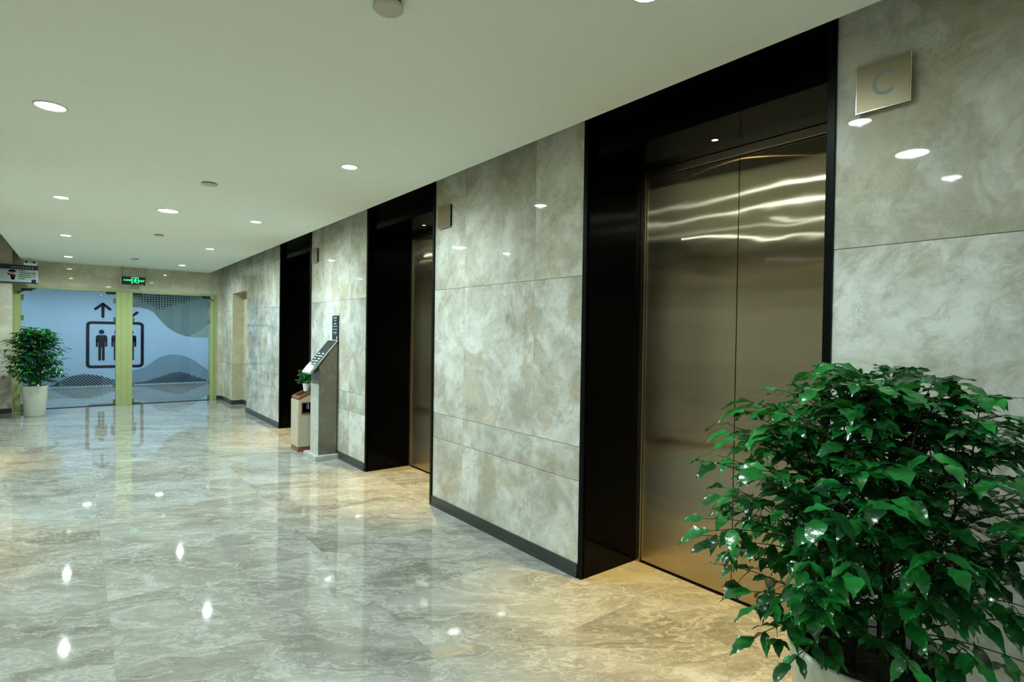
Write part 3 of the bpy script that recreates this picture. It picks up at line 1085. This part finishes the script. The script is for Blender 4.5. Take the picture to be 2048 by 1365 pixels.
# ------------------------------------------------------------------ safety notice on the left pier
SY = 12.385
SX0, SX1, SZ0, SZ1 = -1.19, -0.516, 2.165, 2.475
t = thing('notice_board', 'wide notice board with navy top band, small uniformed figure and lines of text, upper left', 'sign', (-0.85, SY, 2.32))
obj('panel', nb(SX0, SX1, SY, SY + 0.022, SZ0, SZ1, bev=0.003), M_SIGNW, t)
obj('top_band', nb(SX0, SX1, SY - 0.0015, SY - 0.0002, SZ1 - 0.078, SZ1 - 0.002), M_NAVY, t)
obj('bottom_band', nb(SX0, SX1, SY - 0.0015, SY - 0.0002, SZ0 + 0.002, SZ0 + 0.022), M_NAVY, t)
obj('wall_bracket', nb(-1.10, -0.90, SY + 0.022, 12.4198, 2.25, 2.40), M_GAP, t)
bm = bmesh.new()
for k in range(8):
    xx = -0.855 + k * 0.037
    obj('heading_mark', nb(xx, xx + 0.016, SY - 0.0024, SY - 0.0016, SZ1 - 0.050, SZ1 - 0.032), M_SIGNW, t)
bm.free()
bm = bmesh.new()
for k, (a, b) in enumerate(((-0.76, -0.68), (-0.75, -0.56), (-0.765, -0.60), (-0.765, -0.60), (-0.765, -0.68))):
    z = 2.372 - k * 0.034
    box(bm, a, b, SY - 0.0015, SY - 0.0003, z, z + 0.013)
for k in range(3):
    z = 2.345 - k * 0.034
    box(bm, -0.588, -0.545, SY - 0.0015, SY - 0.0003, z, z + 0.012)
obj('text_lines', bm, M_SIGNG, t)
bm = bmesh.new()
sflat(bm, [(-0.895, 2.37), (-0.865, 2.39), (-0.825, 2.39), (-0.79, 2.372), (-0.80, 2.352), (-0.885, 2.350)], SY - 0.0003)
sflat(bm, [(-0.87, 2.31), (-0.80, 2.31), (-0.815, 2.225), (-0.855, 2.225)], SY - 0.0003)
sbar(bm, -0.865, 2.30, -0.90, 2.325, 0.02, SY - 0.0006)
obj('uniformed_figure', bm, M_GAP, t)
bm = bmesh.new()
sflat(bm, [(-0.842 + 0.025 * math.cos(k * PI / 6), 2.334 + 0.02 * math.sin(k * PI / 6)) for k in range(12)], SY - 0.0009)
obj('figure_face', bm, M_SKIN, t)
bm = bmesh.new()
sflat(bm, [(-0.85, 2.31), (-0.815, 2.315), (-0.825, 2.27)], SY - 0.0014)
obj('figure_scarf', bm, M_RED, t)
bm = nb(-0.60, -0.54, SY - 0.002, SY - 0.0003, SZ0 + 0.02, SZ0 + 0.075)
sbar(bm, -0.59, SZ0 + 0.035, -0.55, SZ0 + 0.06, 0.008, SY - 0.0021)
obj('corner_badge', bm, M_NAVY, t)

# twin head emergency lamp standing on the notice board
t = thing('emergency_lamp', 'small white twin head emergency lamp on top of the notice board', 'emergency light', (-0.60, SY + 0.01, SZ1))
obj('housing', nb(-0.70, -0.53, SY - 0.01, SY + 0.04, SZ1 + 0.0005, SZ1 + 0.04, bev=0.006), M_WHITE, t)
for x in (-0.665, -0.565):
    bm = lathe(bmesh.new(), [(0.0, -0.05), (0.024, -0.045), (0.034, -0.01), (0.036, 0.0), (0.030, 0.001), (0.0, -0.006)], 0, 0, 0, 20)
    bm.transform(Matrix.Translation((x, SY - 0.03, SZ1 + 0.058)) @ Matrix.Rotation(PI / 2 + 0.35, 4, 'X'))
    h = obj('lamp_head', bm, M_WHITE, t, smooth=True)
    bm = lathe(bmesh.new(), [(0.026, 0.0), (0.0, 0.003)], 0, 0, 0, 20)
    bm.transform(Matrix.Translation((x, SY - 0.0325, SZ1 + 0.0575)) @ Matrix.Rotation(PI / 2 + 0.35, 4, 'X'))
    obj('lamp_lens', bm, M_DARKFIT, t)


# ------------------------------------------------------------------ plants
def leaflet(bm, base, d, side, L, wd, droop, rng, mi=0):
    """pointed glossy leaflet folded on its midrib, drooping towards the tip"""
    d = d.normalized()
    s = side - d * side.dot(d)
    s = s.normalized() if s.length > 1e-4 else d.orthogonal().normalized()
    n = s.cross(d)
    if n.z < 0:
        n = -n
    stations = ((0.0, 0.06), (0.10, 0.50), (0.24, 0.88), (0.40, 1.0), (0.55, 0.90), (0.69, 0.66), (0.81, 0.38), (0.91, 0.14), (1.0, 0.0))
    fold = rng.uniform(0.04, 0.26)
    tw = rng.uniform(-0.25, 0.25)
    mids, ls, rs = [], [], []
    ph = rng.uniform(0, 6.28)
    for k, (u, w) in enumerate(stations):
        c = base + d * (L * u) + Vector((0, 0, -1)) * (droop * L * u * u) + n * (0.06 * L * math.sin(PI * u))
        wob = 1 + 0.07 * (1 if k % 2 else -1) * rng.uniform(0.3, 1)
        hw = wd * w * wob * 0.5
        sd = (s + n * tw * u).normalized()
        ripple = n * (wd * 0.09 * math.sin(u * 15 + ph))
        mids.append(bm.verts.new(c))
        if w > 0:
            ls.append(bm.verts.new(c + sd * hw + n * hw * fold + ripple))
            rs.append(bm.verts.new(c - sd * hw + n * hw * fold - ripple * 0.7))
    for k in range(len(stations) - 2):
        for q in (ls, rs):
            f = bm.faces.new([mids[k], mids[k + 1], q[k + 1], q[k]])
            f.smooth = True
            f.material_index = mi
    for q in (ls, rs):
        f = bm.faces.new([mids[-2], mids[-1], q[-1]])
        f.smooth = True
        f.material_index = mi


def bez(p0, d0, L, sag, n=9):
    pts = [p0.copy()]
    d = d0.normalized()
    p = p0.copy()
    for k in range(n - 1):
        p = p + d * (L / (n - 1))
        d = (d + Vector((0, 0, -sag / (n - 1)))).normalized()
        pts.append(p.copy())
    return pts


def potted_plant(name, label, cat, cx, cyy, pot_r, pot_h, base_r, ztop, rad, seed, n_branch, leafL, pot_mat, xlim=9.0, group=None, bias=(0, 0), stems=9, curl=True, envelope=None):
    rng = random.Random(seed)
    t = thing(name, label, cat, (cx, cyy, 0), group)
    bm = bmesh.new()
    lathe(bm, [(0, 0.0), (base_r * 0.96, 0.0), (base_r, 0.008), (pot_r * 0.985, pot_h * 0.97), (pot_r, pot_h * 0.985), (pot_r * 0.995, pot_h),
               (pot_r * 0.94, pot_h), (pot_r * 0.92, pot_h * 0.985), (pot_r * 0.90, pot_h * 0.90)], cx, cyy, 0, 48)
    obj('pot', bm, pot_mat, t, smooth=True)
    bm = bmesh.new()
    lathe(bm, [(0, pot_h * 0.93), (pot_r * 0.5, pot_h * 0.925), (pot_r * 0.905, pot_h * 0.915)], cx, cyy, 0, 32)
    obj('soil', bm, M_SOIL, t)
    z0 = pot_h * 0.92
    H = ztop - z0
    env = envelope or [(0.0, 0.80), (0.12, 0.95), (0.35, 0.98), (0.6, 1.0), (0.8, 0.86), (0.92, 0.62), (1.0, 0.30)]
    env_r = lambda u: rad * next((b + (d - b) * (u - a) / (c - a) for (a, b), (c, d) in zip(env, env[1:]) if a <= u <= c), 0.3)
    tops = []
    for k in range(stems):
        a = 2 * PI * k / stems + rng.uniform(-0.3, 0.3)
        r = pot_r * rng.uniform(0.15, 0.5)
        b = Vector((cx + r * math.cos(a), cyy + r * math.sin(a), z0 - 0.01))
        hh = H * rng.uniform(0.62, 0.93)
        lean = rng.uniform(0.10, 0.30)
        pts = [b]
        for q in range(1, 7):
            u = q / 6
            pts.append(Vector((b.x + math.cos(a) * lean * rad * u * u + bias[0] * u * 0.4 + rng.uniform(-0.006, 0.006), b.y + math.sin(a) * lean * rad * u * u + bias[1] * u * 0.4 + rng.uniform(-0.006, 0.006), z0 + hh * u)))
        obj('stem', tube(bmesh.new(), pts, 0.0085 * (pot_r / 0.2) ** 0.5, 0.004, 8), M_STEM, t)
        tops.append(pts)
    fol = bmesh.new()
    twigs = bmesh.new()
    for k in range(n_branch):
        pts = tops[k % stems]
        u = (k + rng.uniform(0, 1)) / n_branch
        u = 1 - (1 - u) ** 1.0
        # target height fraction of the branch tip
        ut = 0.02 + 0.98 * (u ** 0.55)
        i = min(5, int(min(u * 0.9 + 0.1, 0.999) * 6))
        f = min(u * 0.9 + 0.1, 0.999) * 6 - i
        st = pts[i].lerp(pts[i + 1], f)
        az = k * 2.39996 + rng.uniform(-0.4, 0.4)
        R_ = env_r(ut) * rng.choice((rng.uniform(0.45, 0.8), rng.uniform(0.75, 1.0), rng.uniform(0.9, 1.12)))
        tip = Vector((cx + bias[0] + R_ * math.cos(az), cyy + bias[1] + R_ * math.sin(az), z0 + H * ut + rng.uniform(-0.03, 0.02)))
        if tip.x > xlim: tip.x = xlim - rng.uniform(0, 0.05)
        ctrl = st.lerp(tip, 0.55) + Vector((0, 0, rng.uniform(0.05, 0.14) * H / 0.85))
        bp = []
        for q in range(9):
            v = q / 8
            bp.append(st * (1 - v) ** 2 + ctrl * 2 * v * (1 - v) + tip * v * v)
        tube(twigs, bp, 0.0026 * leafL / 0.085, 0.0011 * leafL / 0.085, 5)
        for q in range(2, 9):
            p = bp[q]
            d = (bp[min(q + 1, 8)] - bp[q - 1]).normalized()
            horiz = d.cross(Vector((0, 0, 1)))
            horiz = horiz.normalized() if horiz.length > 1e-3 else Vector((1, 0, 0))
            if q == 8:
                d = Vector((d.x, d.y, min(d.z, -0.15))).normalized()
                dirs = [(d, 1.1)]
            else:
                if rng.random() < 0.08: continue
                dirs = [((d * rng.uniform(0.3, 0.8) + horiz * sgn + Vector((0, 0, rng.uniform(-0.55, 0.2) if ut > 0.55 else rng.uniform(-1.1, -0.1)))).normalized(), rng.uniform(0.75, 1.15)) for sgn in (1, -1)]
            for (ld, sc) in dirs:
                L = leafL * sc * rng.uniform(0.75, 1.15) * (0.85 + 0.15 * ut)
                # some side twigs carry three leaflets
                if q in (4, 6) and rng.random() < 0.55:
                    e = p + ld * L * 0.75 + Vector((0, 0, -0.1 * L))
                    if e.x < xlim:
                        tube(twigs, [p, p.lerp(e, 0.5) + Vector((0, 0, 0.004)), e], 0.0013, 0.0008, 4)
                        sd = ld.cross(Vector((0, 0, 1))).normalized()
                        for g_ in (-1, 0, 1):
                            l2 = (ld + sd * g_ * 1.1 + Vector((0, 0, rng.uniform(-0.3, 0.1)))).normalized()
                            if (e + l2 * L).x < xlim + 0.03:
                                leaflet(fol, e, l2, l2.cross(Vector((rng.uniform(-.3, .3), rng.uniform(-.3, .3), 1))), L * rng.uniform(0.7, 0.95), L * rng.uniform(0.42, 0.55), rng.uniform(0.05, 0.40), rng, 0 if rng.random() < 0.7 else 1)
                    continue
                if (p + ld * L).x > xlim + 0.03: continue
                leaflet(fol, p, ld, ld.cross(Vector((rng.uniform(-.35, .35), rng.uniform(-.35, .35), 1))), L, L * rng.uniform(0.44, 0.58), rng.uniform(0.05, 0.42), rng, 0 if rng.random() < 0.7 else 1)
    obj('twigs', twigs, M_STEM, t)
    obj('foliage', fol, [M_LEAF, M_LEAF2], t, smooth=True)
    return t


potted_plant('potted_plant', 'large leafy green plant in a white pot in the right foreground, by the nearest lift', 'plant',
             1.78, 0.605, 0.21, 0.57, 0.155, 1.37, 0.46, 11, 170, 0.080, M_POT, xlim=2.32, group='leafy plants in white pots')
potted_plant('potted_plant', 'bushy green plant in a tapered white pot on the far left, before the glass doors', 'plant',
             -0.53, 11.88, 0.172, 0.49, 0.135, 1.42, 0.40, 5, 170, 0.085, M_POT, xlim=9, group='leafy plants in white pots')
potted_plant('potted_plant', 'tiny green plant in a small white pot on top of the litter bin', 'plant',
             0, 0, 0.048, 0.098, 0.034, 0.26, 0.115, 3, 46, 0.032, M_WHITE, xlim=9, stems=4).location = (2.213, 6.885, 0.708)
